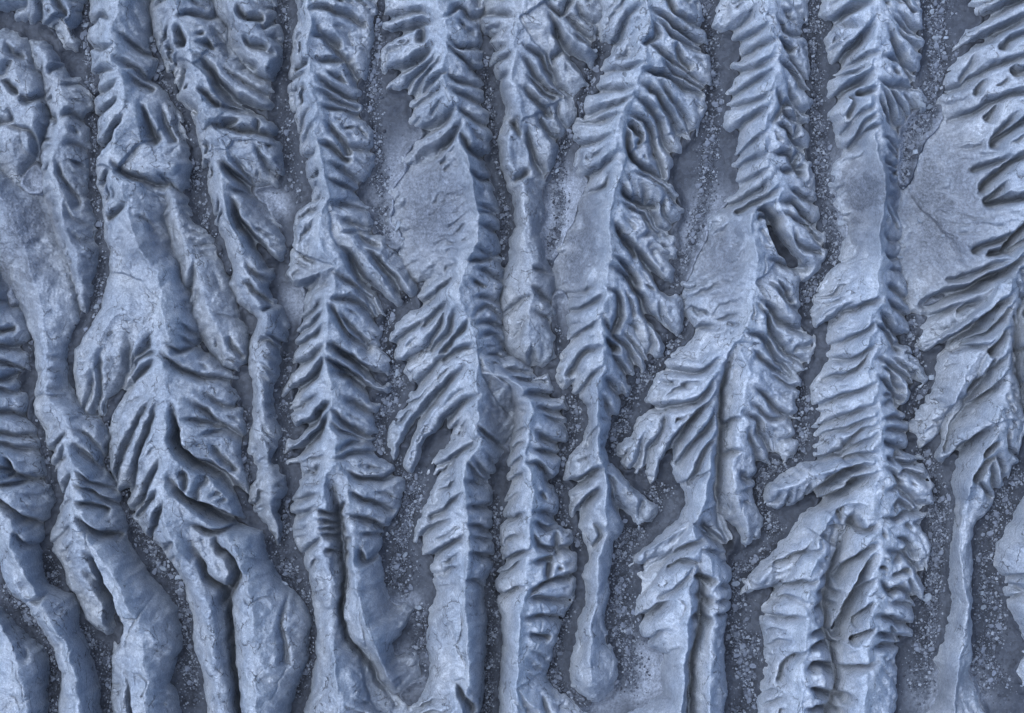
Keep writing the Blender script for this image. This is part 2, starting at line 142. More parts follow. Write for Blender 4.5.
ridge('longest brightest ridge on the right side with a sharp central spine and lobed flanks',
 '826 -64 826 0 823 15 831 22 827 28 827 45 831 62 840 69 832 80 829 96 832 104 832 116 837 123 839 146 847 151 834 170 830 186 837 195 839 210 849 226 844 250 837 270 819 290 812 315 815 324 825 319 836 319 829 326 829 345 832 351 824 370 812 390 814 408 824 411 814 426 817 440 814 450 812 458 825 458 836 453 820 460 800 463 780 475 765 489 763 503 775 509 790 506 802 501 812 501 800 515 790 530 775 550 755 570 741 580 741 593 755 591 772 586 761 600 761 625 765 650 762 680 756 713 754 776 894 776 893 713 896 690 894 660 898 640 909 635 913 620 914 600 911 596 919 599 923 585 923 575 919 560 925 571 929 545 921 530 919 520 926 515 926 505 919 503 931 503 932 485 926 475 921 460 915 455 906 448 906 435 906 418 899 405 893 396 900 403 909 392 910 380 910 370 920 386 924 378 916 365 906 350 898 345 896 335 904 332 907 315 904 300 903 285 898 270 897 255 895 240 896 225 893 210 898 195 898 175 898 155 896 130 904 120 909 115 911 105 908 96 920 110 926 105 913 88 911 75 916 70 918 55 919 40 912 31 918 28 917 10 915 0 913 -64',
 [(32, 33, '871 -64 870 0 871 15 876 33 873 57 871 85 871 110 875 130'), (32, 32, '875 130 879 150 882 170 885 190 883 214 878 240'), (33, 35, '878 240 881 260 877 280 876 300 872 320 868 345 868 365 873 395'),
  (35, 37, '873 395 876 420 873 448 875 474 873 498 871 520'), (36, 36, '871 520 868 545 863 570 866 600 868 640 868 680 864 713 862 776'), (35, 35, '868 505 840 504 825 530 815 560 808 590 805 640 802 680 801 713 800 776'),
  (34, 22, '872 460 835 470 800 482 775 492'), (26, 18, '825 530 800 550 760 580')],
 'G866 8 850 12 838 20 824 30;G868 28 858 42 848 53 836 66;n872 58 860 61 845 66 832 66;n855 30 840 28;G870 75 856 85 842 94 828 104;n862 70 850 75 834 78;n868 110 855 118 843 132;n870 118 860 125 854 142;n846 95 852 105 848 115;n870 92 858 98;n874 128 862 134 852 146;'
 'n895 14 905 22 920 33;D882 30 892 48 897 57 906 73 910 80;n890 18 898 26 912 34;n895 30 905 40 918 50;n878 60 895 61 908 70;n874 82 888 88 908 88;D878 92 888 106 894 122 902 128;n885 84 893 98 902 114;n902 92 908 100 912 108;n875 100 885 118 896 128;'
 'n880 140 890 145 899 150;n882 148 890 152 898 156;D882 160 890 165 899 166;D884 171 895 173;D884 180 895 184 899 184;n884 195 896 198;n880 235 890 240 898 242;D880 252 890 258 898 258;n885 270 897 272;'
 'D882 286 895 291 905 299;D884 300 893 308 908 318;D873 310 882 322 890 332 902 339;n872 325 882 332 890 345;n874 300 855 308 842 312;D851 303 841 312 828 325;n870 325 850 337 832 346;n868 345 850 358 832 360;n866 350 848 372 826 378;n885 347 897 344;D874 358 890 365 900 375 912 388;n876 368 888 370 892 384;D872 378 884 382 890 391 896 404;n890 355 906 370 916 380;n880 394 892 398;n876 404 888 402 900 406;D878 418 892 418 908 419;D878 430 893 430 908 433;D876 438 890 444 908 450;n880 455 886 461 892 454;D888 455 898 462 922 463;'
 'n868 384 850 392 835 398 814 408;D870 402 850 412 835 420 814 428;n868 415 850 425 830 432 816 440;D868 436 850 445 836 453 812 460;G866 462 848 468 832 477 818 490 806 503;G870 470 852 481 838 491 825 498 808 503;n830 440 820 448;n808 482 806 496;c800 470 808 475 815 486;n868 452 845 456;n868 425 852 432 842 445;'
 'n878 465 890 475 900 492 920 505;n880 488 894 484 906 494 918 505;D878 516 890 517 902 512 922 510;n886 506 894 500 902 505;n892 478 905 470 920 478;D880 545 890 550 903 554 912 563 922 578;n890 535 902 540 908 550;D874 578 886 588 896 586 906 592 916 602;n890 575 898 570;n884 600 900 602 916 610;D870 612 885 615 897 621 912 626;D870 630 885 632 900 638;D868 645 885 642 898 645;n890 560 898 552;n886 620 890 632;n908 575 912 590;'
 'M853 500 846 524 836 545 831 568 824 590 824 620 828 640 833 660 832 685 824 713 821 776;n870 520 858 527 848 520;D868 540 848 558 836 570;G868 552 856 570 849 588 841 609 834 626;n866 575 850 590;n866 600 850 612;n866 622 848 630;n868 658 850 661 838 664;c836 664 850 660 868 656;'
 'n812 590 824 590;n810 603 822 603;D803 629 812 628 824 628;D803 645 812 640 826 640;D801 665 815 661 828 665;D804 680 815 687 832 690;D800 703 812 703 828 705;n815 575 826 572;n815 545 800 550 778 560;D810 576 790 581 764 592;n800 597 785 595 762 600;n798 612 785 615 762 614;n808 520 794 524 786 532;c820 520 810 528 815 540 806 550;n800 645 785 655 778 670;c766 640 775 655 778 665',
 wall=0.26, flute=1.0)

ridge('wide ridge along the right edge with long slanting ribs above a dusty slope and a thin smooth tail',
 '985 -64 962 -10 975 8 980 16 964 36 957 50 955 62 944 86 940 96 941 112 944 120 930 135 915 162 904 200 897 240 904 262 904 286 907 311 918 314 929 311 921 326 917 346 932 351 938 361 935 386 925 406 911 419 911 431 919 447 935 433 944 416 952 402 942 428 936 456 945 465 955 454 956 466 952 481 956 500 954 530 949 560 951 600 944 640 934 660 937 690 928 713 924 776 990 776 986 713 976 690 969 670 971 640 969 610 971 570 969 540 976 520 986 510 994 496 1001 486 1007 481 1008 466 1016 459 1018 441 1023 431 1021 410 1016 392 1012 372 1009 350 1010 335 1020 300 1060 262 1090 240 1090 -64',
 [(34, 36, '1076 -64 1070 60 1058 140 1034 225 1013 262'), (36, 35, '1013 262 1009 300 1003 340 1002 368 1004 394 998 424 990 446'), (34, 20, '990 446 978 470 968 498 964 522'), (20, 22, '964 522 961 560 966 600 963 640'), (22, 18, '963 640 957 680 954 713 950 776'),
  (34, 18, '1012 265 985 285 945 300'), (33, 24, '1004 330 975 360 955 400'), (32, 22, '998 425 970 430 945 455')],
 'G1040 -14 1012 4 992 14 974 24;G1034 12 1006 28 986 38 970 46 954 56;n1030 34 1012 40 1000 48;D1036 55 1005 65 985 70 966 82 950 90;n976 52 970 68 962 78;n1030 72 1010 76;D1036 90 1005 98 985 105 972 114 955 120;n985 80 975 92;D1030 118 1006 132 992 144;n1012 116 998 130 990 143;n1000 100 985 118;'
 'D1030 150 1005 165 990 178 978 190;n1004 160 990 165 970 172;n1000 185 985 200;D1034 198 1005 202 984 206;D1028 212 1012 234 998 248;n1010 234 990 243 972 250;n1024 238 1000 252 985 256;G1016 255 1000 270 985 280 968 288 946 295 928 304;n1000 262 975 272 948 280;'
 'D962 304 946 311 928 317;n980 300 960 310;G1002 294 980 320 962 334 946 344 932 357;n1006 305 986 328 972 336 955 345;n985 345 965 348 950 348;D990 356 983 372 968 386;D1000 355 988 368 978 384 966 398;M1000 374 984 394 966 408 952 424 944 444;G988 424 976 434 962 448 948 464;n992 440 980 448;n996 452 984 460 970 474;n1002 428 1006 445 1018 455;n992 448 998 465 1008 482;D990 458 990 474 1000 492;n975 480 985 492;c962 486 972 488 980 484;c950 624 962 628 972 624;l950 590 958 600 950 620;n1000 330 985 350',
 wall=0.24, flute=0.55)

ridge('dark rounded spur cut off by a deep slit at the right edge',
 '1020 284 1011 310 1008 334 1011 352 1016 376 1020 398 1030 430 1090 440 1090 262',
 [(34, 32, '1090 290 1045 320 1034 352 1044 400')], 'n1034 330 1024 345 1012 350;n1036 350 1026 375 1018 385;n1040 305 1025 312')

ridge('smooth swollen ridge at the lower right corner with cracked flank',
 '1028 488 1010 520 996 545 995 566 1003 580 1005 600 1015 620 1026 642 1090 670 1090 480',
 [(28, 30, '1080 480 1046 520 1036 560 1046 610 1080 650')],
 'D1024 570 1010 578 1000 580;D1030 590 1016 596 1004 602;n1034 582 1022 590 1012 586;l1036 545 1010 535', flute=0.4, soft=.45)

ridge('low dusty mound at the lower right edge',
 '1090 640 1020 650 1012 668 1018 684 1040 700 1090 720', [(9, 9, '1080 670 1036 668')], '', flute=0.2)

ridge('ribbed ridge at the left edge with fat horizontal lobes and a smooth curving stem',
 '-64 250 -5 268 6 290 7 304 20 315 29 330 27 342 20 347 28 357 29 366 20 372 18 380 25 390 28 405 27 414 38 430 42 450 47 470 51 488 58 500 48 520 43 545 41 560 46 580 60 590 72 595 79 605 81 630 93 655 99 680 101 713 101 776 58 776 60 713 62 690 64 670 54 640 40 620 28 602 15 594 5 570 0 545 -20 530 -64 520',
 [(26, 30, '-36 240 -28 300 -26 380 -16 440 4 490'), (30, 31, '4 490 10 520 14 556 30 588 46 612'), (30, 28, '46 612 66 650 76 690 79 713 80 776')],
 'D-20 300 0 302 8 305;D-22 340 0 346 24 346;n-20 320 0 330 12 330;n-22 356 0 360 20 368;D-20 378 0 380 14 376;n-10 385 10 392 24 388;D-20 410 0 411 14 413 30 416;n-20 432 0 432 20 435 40 436;D-6 466 10 468 28 476 50 482;n-10 440 12 445 36 450;n10 455 18 468;D-4 494 10 502 24 512 42 524;n0 482 18 483 34 478;c16 610 24 605 40 594;c50 628 62 628 74 628;c77 615 78 640 78 655;n20 530 30 540 42 545;l30 600 42 598 50 592',
 wall=0.3, flute=0.4, soft=.4)

ridge('smooth swollen cracked mound in the lower left corner',
 '-64 588 0 606 15 623 32 638 46 646 50 665 49 700 46 720 46 776 -64 776',
 [(26, 28, '-50 600 -10 620 14 656 24 713 26 776')],
 'c44 650 42 675 40 690 32 694;c22 655 30 675 32 700 26 713;c20 648 32 640;c14 690 28 702;l20 640 30 648', flute=0.2, wall=0.34, soft=.55)

# dusty aprons: centre, radii, weight
APRONS = [(432,208,40,58,1),(572,240,26,58,1),(716,255,28,52,.8),(858,200,24,46,1),(930,205,45,85,1),(20,240,42,62,1),(502,405,16,34,.8),
          (152,235,22,32,.6),(268,205,16,16,.8),(600,695,22,20,.4),(400,670,26,22,.5),(650,675,22,30,.7),(395,605,20,14,.6),(950,690,30,26,.6),
          (318,280,26,14,.4),(300,300,14,18,.6),(960,255,30,20,.5)]

# ------------------------------------------------------------------ noise
def perlin(x, y, seed):
    r = np.random.RandomState(seed)
    N = 256
    ang = r.rand(N, N).astype(np.float32) * 6.2831853
    gx, gy = np.cos(ang), np.sin(ang)
    xi = np.floor(x).astype(np.int32); yi = np.floor(y).astype(np.int32)
    xf = (x - xi).astype(np.float32); yf = (y - yi).astype(np.float32)
    u = xf*xf*xf*(xf*(xf*6-15)+10); v = yf*yf*yf*(yf*(yf*6-15)+10)
    def d(ox, oy):
        a = (xi+ox) & 255; b = (yi+oy) & 255
        return gx[a, b]*(xf-ox) + gy[a, b]*(yf-oy)
    n0 = d(0,0)*(1-u) + d(1,0)*u
    n1 = d(0,1)*(1-u) + d(1,1)*u
    return (n0*(1-v) + n1*v)*1.5

def sstep(a, b, x):
    t = np.clip((x-a)/(b-a), 0, 1)
    return t*t*(3-2*t)

nx = int((X1-X0)*S)+1; ny = int((Y1-Y0)*S)+1
gxs = (X0 + np.arange(nx)/S).astype(np.float32); gys = (Y0 + np.arange(ny)/S).astype(np.float32)
GX, GY = np.meshgrid(gxs, gys)
WX = 2.2*perlin(GX/19, GY/19, 1) + 1.0*perlin(GX/7, GY/7, 2)
WY = 2.2*perlin(GX/19, GY/19, 3) + 1.0*perlin(GX/7, GY/7, 4)
N30 = perlin(GX/34, GY/34, 5); N12 = perlin(GX/13, GY/13, 6)
N5 = perlin(GX/5.5, GY/5.5, 7); N2 = perlin(GX/2.4, GY/2.4, 8)
N5b = perlin(GX/4.2, GY/4.2, 9)
AP = np.zeros_like(GX)
for ax, ay, rx, ry, w in APRONS:
    rx, ry = 1.2*rx, 1.15*ry
    AP = np.maximum(AP, w*np.exp(-(((GX-ax)/rx)**2 + ((GY-ay)/ry)**2)**1.15))
SM = np.zeros_like(GX)      # stretches worn smooth, without ribs
for ax, ay, rx, ry in [(255,650,60,95),(212,640,40,90),(130,600,55,75),(20,560,28,60),(70,650,40,75),(15,670,60,70),(335,650,32,90),(375,610,35,70),
                       (460,640,36,80),(510,650,22,75),(600,565,20,70),(592,660,40,50),(660,640,45,80),(712,650,14,70),(803,680,30,60),(868,690,26,40),(962,590,26,130),
                       (140,280,60,70),(45,330,40,90),(240,300,40,70),(1040,570,60,80),(530,270,30,70),(700,480,22,50),(860,300,22,60)]:
    SM = np.maximum(SM, np.exp(-(((GX-ax)/rx)**2 + ((GY-ay)/ry)**2)**2.5))
SM *= 0.85
APS = AP.copy()
AP *= np.clip(0.95 + 0.9*N30 + 0.6*N12, 0, 1)

def smooth_line(p, n=6):
    if len(p) < 3: return p
    q = np.vstack([2*p[0]-p[1], p, 2*p[-1]-p[-2]])
    out = []
    for i in range(1, len(q)-2):
        for k in range(n):
            t = k/n
            out.append(0.5*((2*q[i]) + (-q[i-1]+q[i+1])*t + (2*q[i-1]-5*q[i]+4*q[i+1]-q[i+2])*t*t + (-q[i-1]+3*q[i]-3*q[i+1]+q[i+2])*t**3))
    out.append(p[-1])
    return np.array(out)

CAMZ = 2600.0             # camera height in survey units
def at_height(p, h):      # where a point seen at p stands when it is h above the floor
    k = 1 - np.asarray(h)/CAMZ
    return np.array([CX, CY]) + (p - np.array([CX, CY]))*(k[:, None] if np.ndim(k) else k)

def seg_dist(px, py, line, cum=False):
    """least distance to a polyline, arc length and side at the nearest point"""
    best = np.full(px.shape, 1e12, np.float32); arc = np.zeros_like(best); side = np.zeros_like(best)
    L = 0.0
    for a, b in zip(line[:-1], line[1:]):
        dx, dy = float(b[0]-a[0]), float(b[1]-a[1]); l2 = dx*dx+dy*dy
        if l2 < 1e-9: continue
        t = np.clip(((px-a[0])*dx + (py-a[1])*dy)/l2, 0, 1)
        ex = px-(a[0]+t*dx); ey = py-(a[1]+t*dy)
        d = ex*ex+ey*ey
        m = d < best
        best = np.where(m, d, best)
        ln = math.sqrt(l2)
        if cum:
            arc = np.where(m, L+t*ln, arc); side = np.where(m, np.sign(ex*dy-ey*dx), side)
        L += ln
    return np.sqrt(best), arc, side, L

def inside(px, py, poly):
    c = np.zeros(px.shape, bool)
    q = np.roll(poly, 1, 0)
    for a, b in zip(poly, q):
        if a[1] == b[1]: continue
        m = ((a[1] > py) != (b[1] > py)) & (px < (b[0]-a[0])*(py-a[1])/(b[1]-a[1]) + a[0])
        c ^= m
    return c

RK = {'n': (0.64, 6.4), 'D': (0.82, 7.6), 'l': (0.34, 6.0), 'M': (1.0, 6.0), 'P': (1.0, 8.0), 'G': (1.0, 9.0), 'c': (0.10, 1.3)}
UNION = np.full(GX.shape, -9.0, np.float32)

def ridge_field(r, idx):
    o = r['outline']
    mx0 = max(0, int((o[:,0].min()-14-X0)*S)); mx1 = min(nx, int((o[:,0].max()+14-X0)*S)+1)
    my0 = max(0, int((o[:,1].min()-14-Y0)*S)); my1 = min(ny, int((o[:,1].max()+14-Y0)*S)+1)
    sl = (slice(my0, my1), slice(mx0, mx1))
    px = GX[sl]+WX[sl]; py = GY[sl]+WY[sl]
    dout = seg_dist(px, py, np.vstack([o, o[:1]]))[0]
    ins = inside(px, py, o)
    sd_ = np.where(ins, dout, -dout) + 4.2 - 2.9*sstep(330, 500, py)        # the foot spreads a little past the surveyed break of slope
    ins = sd_ > 0; dout = np.abs(sd_)
    dc = np.full(px.shape, 1e9, np.float32); H = np.zeros_like(dc); arc = np.zeros_like(dc); side = np.zeros_like(dc)
    for k, (h0, h1, line) in enumerate(r['crests']):
        hs = np.linspace(h0, h1, len(line))
        line = smooth_line(at_height(line, 2.8*hs))
        d, a, s_, L = seg_dist(px, py, line, True)
        hh = h0 + (h1-h0)*(a/max(L, 1e-6))
        m = d < dc
        dc = np.where(m, d, dc); H = np.where(m, hh, H); arc = np.where(m, a+k*900, arc); side = np.where(m, s_, side)
    ap = AP[sl]; aps = np.clip(1.6*APS[sl], 0, 1)
    t = dout/(dout+dc+1e-6)
    tw = np.clip(t, 0, 1)
    sv = np.clip(r['soft'] + 0.6*(1-sstep(9, 24, dout+dc)), 0, .9)
    tw = tw + sv*(np.sin(tw*1.5708)-tw)
    H = 2.8*H*(1 + 0.10*N30[sl] + 0.05*N12[sl])
    wall = (r['wall']-0.07)*(1-sstep(0, .6, ap))
    w = np.clip(dout/9.0, 0, 1); w = np.sqrt(np.clip(1-(1-w)**2, 0, 1))
    g = wall*w + (1-wall)*(tw**(r['power']+0.45*ap))
    # crest very slightly rounded
    h = H*g
    # rills
    core = np.zeros_like(h); cut = np.zeros_like(h); gully = np.zeros_like(h); near = np.full(h.shape, 99, np.float32)
    x0, y0 = X0+mx0/S, Y0+my0/S
    for kind, line in r['grooves']:
        A, wd = RK[kind]
        e = line[-1] + (line[-1]-line[-2])/max(1e-6, np.linalg.norm(line[-1]-line[-2]))*(0 if kind == 'c' else 5)
        ln = smooth_line(at_height(np.vstack([line, e]), np.linspace(32, 4, len(line)+1)), 5)
        pad = max(1.8*wd+5, 18)
        i0 = max(0, int((ln[:,0].min()-pad-x0)*S)); i1 = min(h.shape[1], int((ln[:,0].max()+pad-x0)*S)+1)
        j0 = max(0, int((ln[:,1].min()-pad-y0)*S)); j1 = min(h.shape[0], int((ln[:,1].max()+pad-y0)*S)+1)
        if i1 <= i0 or j1 <= j0: continue
        ws = (slice(j0, j1), slice(i0, i1))
        d, a, s_, L = seg_dist(px[ws], py[ws], ln, True)
        s = a/max(L, 1e-6)
        if kind != 'c': near[ws] = np.minimum(near[ws], d)
        if kind == 'G':
            K = 0.92*(1-np.sin(1.5708*np.clip((d-1.0*s)/(5+4.5*s), 0, 1))) * sstep(0.0, 0.4, s)
            gully[ws] = np.maximum(gully[ws], K)
        if kind == 'P':
            gully[ws] = np.maximum(gully[ws], (1-sstep(2.0, 8.5, d)) * sstep(-0.05, 0.3, s))
        if kind == 'M':
            K = (0.36*(1-sstep(0.8, 4.2, d)) + 0.54*np.clip(1-d/17, 0, 1)**1.4) * sstep(-0.04, 0.25, s)
            gully[ws] = np.maximum(gully[ws], K)
        else:
            if kind == 'c': amp = A*sstep(0, .2, s)
            else: amp = A*(0.75*sstep(-0.12, 0.36, s) + 0.25*sstep(.3, .9, s))
            wv = wd*(0.6+0.4*s) if kind != 'c' else wd
            if kind == 'c': K = np.clip(1-d/wv, 0, 1)**2
            else:
                dd = np.clip(d-(0.2+0.5*s), 0, None)
                K = 1-np.sin(1.5708*np.clip(dd/(1.15*wv), 0, 1))
            cut[ws] = np.maximum(cut[ws], amp*K)
            if kind != 'c': core[ws] = np.maximum(core[ws], amp*np.exp(-(d/1.3)**2))
    fade = 1-0.9*sstep(.25, .8, ap); cut *= fade; core *= fade; gully *= fade
    # ribs between the surveyed rills, slanting down the flank
    slant = 0.75*np.where(side > 0, 1, 1)
    u = arc - slant*dc + 2.2*WX[sl] + 5.0*perlin(arc/31 + 9*side, dc/31 + idx, 20+idx)
    ph = u/13.5 + 0.37*side
    dome = np.abs(np.sin(np.pi*ph))
    K = 1-dome
    var = np.clip(0.75 + 0.9*perlin(arc/26 + 5*side, dc/40 + idx*2.3, 60+idx), 0.1, 1.15)
    away = sstep(8.0, 13.0, near)
    low = sstep(0.06, 0.45, 1-tw)
    fl = 0.52*K*var*low*away*(1-0.9*sstep(.15, .9, ap))*(1-SM[sl])*r['flute']
    f3 = perlin((u+3*WX[sl])/15.0, dc/70.0 + idx, 120+idx)
    h = h*(1 + 0.16*f3*ap*sstep(.02, .3, 1-tw))
    f2 = perlin(arc/4.2 + 11*side - dc/9, dc/20.0 + idx*1.7, 90+idx)
    fl2 = 0.022*f2*low*(1-0.7*SM[sl])*(1-.5*ap)
    cut = 1-(1-cut)*(1-np.clip(fl, 0, .95))
    core = np.maximum(core, 0.8*np.clip(1-dome/0.16, 0, 1)*np.clip(fl/0.4, 0, 1)*away**2)
    h = h*(1-cut) + h*fl2 - 1.2*cut*sstep(0, 8, h)
    h = h - 2.6*core*sstep(1, 7, h)
    h = h - 4.0*cut*sstep(0.3, 0.05, tw)*(1-ap)
    h = h*(1-gully) - 3.0*gully*sstep(.9, 1, gully)
    for _ in range(2):           # weathering rounds every edge a little
        p = np.pad(h, 1, mode='edge')
        h = (4*h + 2*(p[:-2,1:-1]+p[2:,1:-1]+p[1:-1,:-2]+p[1:-1,2:]) + p[:-2,:-2]+p[:-2,2:]+p[2:,:-2]+p[2:,2:])/16
    up = sstep(0, 8, h)
    h = h + up*(1.5*N12[sl]*(1+.8*SM[sl]) + (1.15*N5[sl] - 0.9*np.abs(N5b[sl]) + 0.3)*(1+.2*ap) + 1.3*ap*N30[sl] + 0.45*N2[sl]*(1+.8*ap))
    h = np.where(ins, h, -(3.0*(1-aps)+0.25*aps)*dout - 0.4*(1-aps))
    UNION[sl] = np.maximum(UNION[sl], h)
    return sl, (mx0, my0), h

def world(x, y, z=0.0):
    return ((x-CX)*PX, (CY-y)*PX, z*PX)

# ------------------------------------------------------------------ materials
def nodes_of(name):
    m = bpy.data.materials.new(name); m.use_nodes = True
    nt = m.node_tree; nt.nodes.clear()
    out = nt.nodes.new('ShaderNodeOutputMaterial'); b = nt.nodes.new('ShaderNodeBsdfPrincipled')
    nt.links.new(b.outputs[0], out.inputs[0])
    b.inputs['Roughness'].default_value = 0.92
    b.inputs['Specular IOR Level'].default_value = 0.2
    geo = nt.nodes.new('ShaderNodeNewGeometry')
    return m, nt, b, geo

def nz(nt, geo, scale, detail=4, rough=0.6, vec=None):
    n = nt.nodes.new('ShaderNodeTexNoise'); n.inputs['Scale'].default_value = scale
    n.inputs['Detail'].default_value = detail; n.inputs['Roughness'].default_value = rough
    nt.links.new(vec or geo.outputs['Position'], n.inputs['Vector'])
    return n.outputs['Fac']

def ramp(nt, fac, stops):
    r = nt.nodes.new('ShaderNodeValToRGB')
    e = r.color_ramp.elements
    while len(e) < len(stops): e.new(0.5)
    for el, (p, c) in zip(e, stops):
        el.position = p; el.color = (c[0], c[1], c[2], 1) if not isinstance(c, (int, float)) else (c, c, c, 1)
    nt.links.new(fac, r.inputs[0])
    return r.outputs[0]

def math_(nt, op, a, b):
    n = nt.nodes.new('ShaderNodeMath'); n.operation = op
    for i, v in enumerate((a, b)):
        if isinstance(v, (int, float)): n.inputs[i].default_value = v
        else: nt.links.new(v, n.inputs[i])
    return n.outputs[0]

def mix(nt, fac, a, b, mode='MIX'):
    n = nt.nodes.new('ShaderNodeMix'); n.data_type = 'RGBA'; n.blend_type = mode
    for i, v in ((0, fac), (6, a), (7, b)):
        if isinstance(v, (int, float)): n.inputs[i].default_value = v
        elif isinstance(v, tuple): n.inputs[i].default_value = (*v, 1)
        else: nt.links.new(v, n.inputs[i])
    return n.outputs[2]

def bump(nt, b, height, dist, strength=1.0, prev=None):
    n = nt.nodes.new('ShaderNodeBump'); n.inputs['Distance'].default_value = dist; n.inputs['Strength'].default_value = strength
    nt.links.new(height, n.inputs['Height'])
    if prev is not None: nt.links.new(prev, n.inputs['Normal'])
    nt.links.new(n.outputs[0], b.inputs['Normal'])
    return n.outputs[0]

DUST = (0.14, 0.175, 0.245)
def dust_layer(nt, geo):
    da = nt.nodes.new('ShaderNodeAttribute'); da.attribute_name = 'dust'
    g2 = nz(nt, geo, 8.0, 6, 0.8)
    c = mix(nt, 0.9, DUST, ramp(nt, g2, [(0.34, 0.35), (0.62, 1.35)]), 'MULTIPLY')
    c = mix(nt, 0.8, c, ramp(nt, nz(nt, geo, 2.2, 5, 0.65), [(0.3, 0.72), (0.7, 1.15)]), 'MULTIPLY')
    return da.outputs['Fac'], c
CLAY_A, CLAY_B = (0.262, 0.335, 0.465), (0.41, 0.487, 0.615)
def clay_material():
    m, nt, b, geo = nodes_of('blue_grey_clay')
    big = nz(nt, geo, 0.55, 5, 0.6)
    col = ramp(nt, big, [(0.32, CLAY_A), (0.68, CLAY_B)])
    fine = nz(nt, geo, 9.0, 6, 0.7)
    col = mix(nt, 0.55, col, ramp(nt, fine, [(0.3, 0.5), (0.7, 1.2)]), 'MULTIPLY')
    grit = nz(nt, geo, 26.0, 3, 0.6)
    col = mix(nt, 0.6, col, ramp(nt, grit, [(0.34, 0.5), (0.6, 1.15)]), 'MULTIPLY')
    # weathered mottling, a hand to half a metre across
    col = mix(nt, 0.6, col, ramp(nt, nz(nt, geo, 6.0, 6, 0.78), [(0.32, 0.52), (0.55, 1.02), (0.72, 1.22)]), 'MULTIPLY')
    # clay colour scaled ridge by ridge, darker upper left, paler lower right
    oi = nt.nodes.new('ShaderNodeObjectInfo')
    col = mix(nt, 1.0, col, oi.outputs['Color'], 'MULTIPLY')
    # settled dust on the aprons
    dust, dcol = dust_layer(nt, geo)
    col = mix(nt, dust, col, dcol)
    # shrinkage cracks, only in patches
    warp = nt.nodes.new('ShaderNodeTexNoise'); warp.inputs['Scale'].default_value = 1.6; warp.inputs['Detail'].default_value = 3
    nt.links.new(geo.outputs['Position'], warp.inputs['Vector'])
    va = nt.nodes.new('ShaderNodeVectorMath'); va.operation = 'MULTIPLY_ADD'
    va.inputs[1].default_value = (0.9, 0.9, 0.9)
    nt.links.new(warp.outputs['Color'], va.inputs[0]); nt.links.new(geo.outputs['Position'], va.inputs[2])
    vor = nt.nodes.new('ShaderNodeTexVoronoi'); vor.feature = 'DISTANCE_TO_EDGE'; vor.inputs['Scale'].default_value = 0.75
    nt.links.new(va.outputs[0], vor.inputs['Vector'])
    line = ramp(nt, vor.outputs['Distance'], [(0.0, 0.0), (0.03, 1.0)])
    patch = ramp(nt, nz(nt, geo, 0.42, 3, 0.5), [(0.46, 1.0), (0.54, 0.0)])
    patch2 = ramp(nt, nz(nt, geo, 1.7, 2, 0.5), [(0.42, 1.0), (0.5, 0.0)])
    crack = math_(nt, 'MAXIMUM', math_(nt, 'MAXIMUM', math_(nt, 'MAXIMUM', line, patch), patch2), math_(nt, 'MULTIPLY', dust, 3.0))
    col = mix(nt, 0.7, col, math_(nt, 'MINIMUM', crack, 1.0), 'MULTIPLY')
    nt.links.new(col, b.inputs['Base Color'])
    p = bump(nt, b, fine, 0.19, 1.0)
    p = bump(nt, b, grit, 0.08, 1.0, p)
    bump(nt, b, math_(nt, 'MINIMUM', crack, 1.0), 0.05, 0.9, p)
    return m

def gravel_material(name, dark=0.165):
    m, nt, b, geo = nodes_of(name)
    v = nt.nodes.new('ShaderNodeTexVoronoi'); v.inputs['Scale'].default_value = 5.5; v.inputs['Randomness'].default_value = 1
    nt.links.new(geo.outputs['Position'], v.inputs['Vector'])
    sep = nt.nodes.new('ShaderNodeSeparateColor'); nt.links.new(v.outputs['Color'], sep.inputs[0])
    k = dark
    col = ramp(nt, nz(nt, geo, 0.8, 5, 0.6), [(0.3, (0.15*k, 0.20*k, 0.315*k)), (0.7, (0.25*k, 0.32*k, 0.47*k))])
    col = mix(nt, 0.5, col, ramp(nt, sep.outputs[0], [(0.0, 0.6), (1.0, 1.25)]), 'MULTIPLY')
    col = mix(nt, 0.6, col, ramp(nt, nz(nt, geo, 24, 4, 0.7), [(0.3, 0.55), (0.7, 1.15)]), 'MULTIPLY')
    dust, dcol = dust_layer(nt, geo)
    col = mix(nt, dust, col, dcol)
    ga = nt.nodes.new('ShaderNodeAttribute'); ga.attribute_name = 'grit'
    col = mix(nt, ga.outputs['Fac'], col, mix(nt, 1.0, col, (0.26, 0.28, 0.31), 'MULTIPLY'))
    nt.links.new(col, b.inputs['Base Color'])
    inv = math_(nt, 'SUBTRACT', 1.0, v.outputs['Distance'])
    p = bump(nt, b, inv, 0.05, 0.6)
    bump(nt, b, nz(nt, geo, 20, 5, 0.7), 0.05, 0.9, p)
    return m

def stone_material(name, c):
    m, nt, b, geo = nodes_of(name)
    oi = nt.nodes.new('ShaderNodeObjectInfo')
    col = ramp(nt, nz(nt, geo, 7, 5, 0.65), [(0.3, tuple(v*0.7 for v in c)), (0.7, tuple(v*1.2 for v in c))])
    col = mix(nt, 0.6, col, ramp(nt, oi.outputs['Random'], [(0, 0.6), (1, 1.2)]), 'MULTIPLY')
    nt.links.new(col, b.inputs['Base Color'])
    bump(nt, b, nz(nt, geo, 22, 4, 0.6), 0.03, 0.8)
    return m

def gravel_stone_material():
    m, nt, b, geo = nodes_of('loose_gravel')
    col = ramp(nt, geo.outputs['Random Per Island'], [(0, (0.016, 0.021, 0.034)), (0.6, (0.044, 0.057, 0.086)), (1, (0.12, 0.15, 0.205))])
    col = mix(nt, 0.5, col, ramp(nt, nz(nt, geo, 18, 3, 0.6), [(0.3, 0.6), (0.7, 1.15)]), 'MULTIPLY')
    nt.links.new(col, b.inputs['Base Color'])
    return m

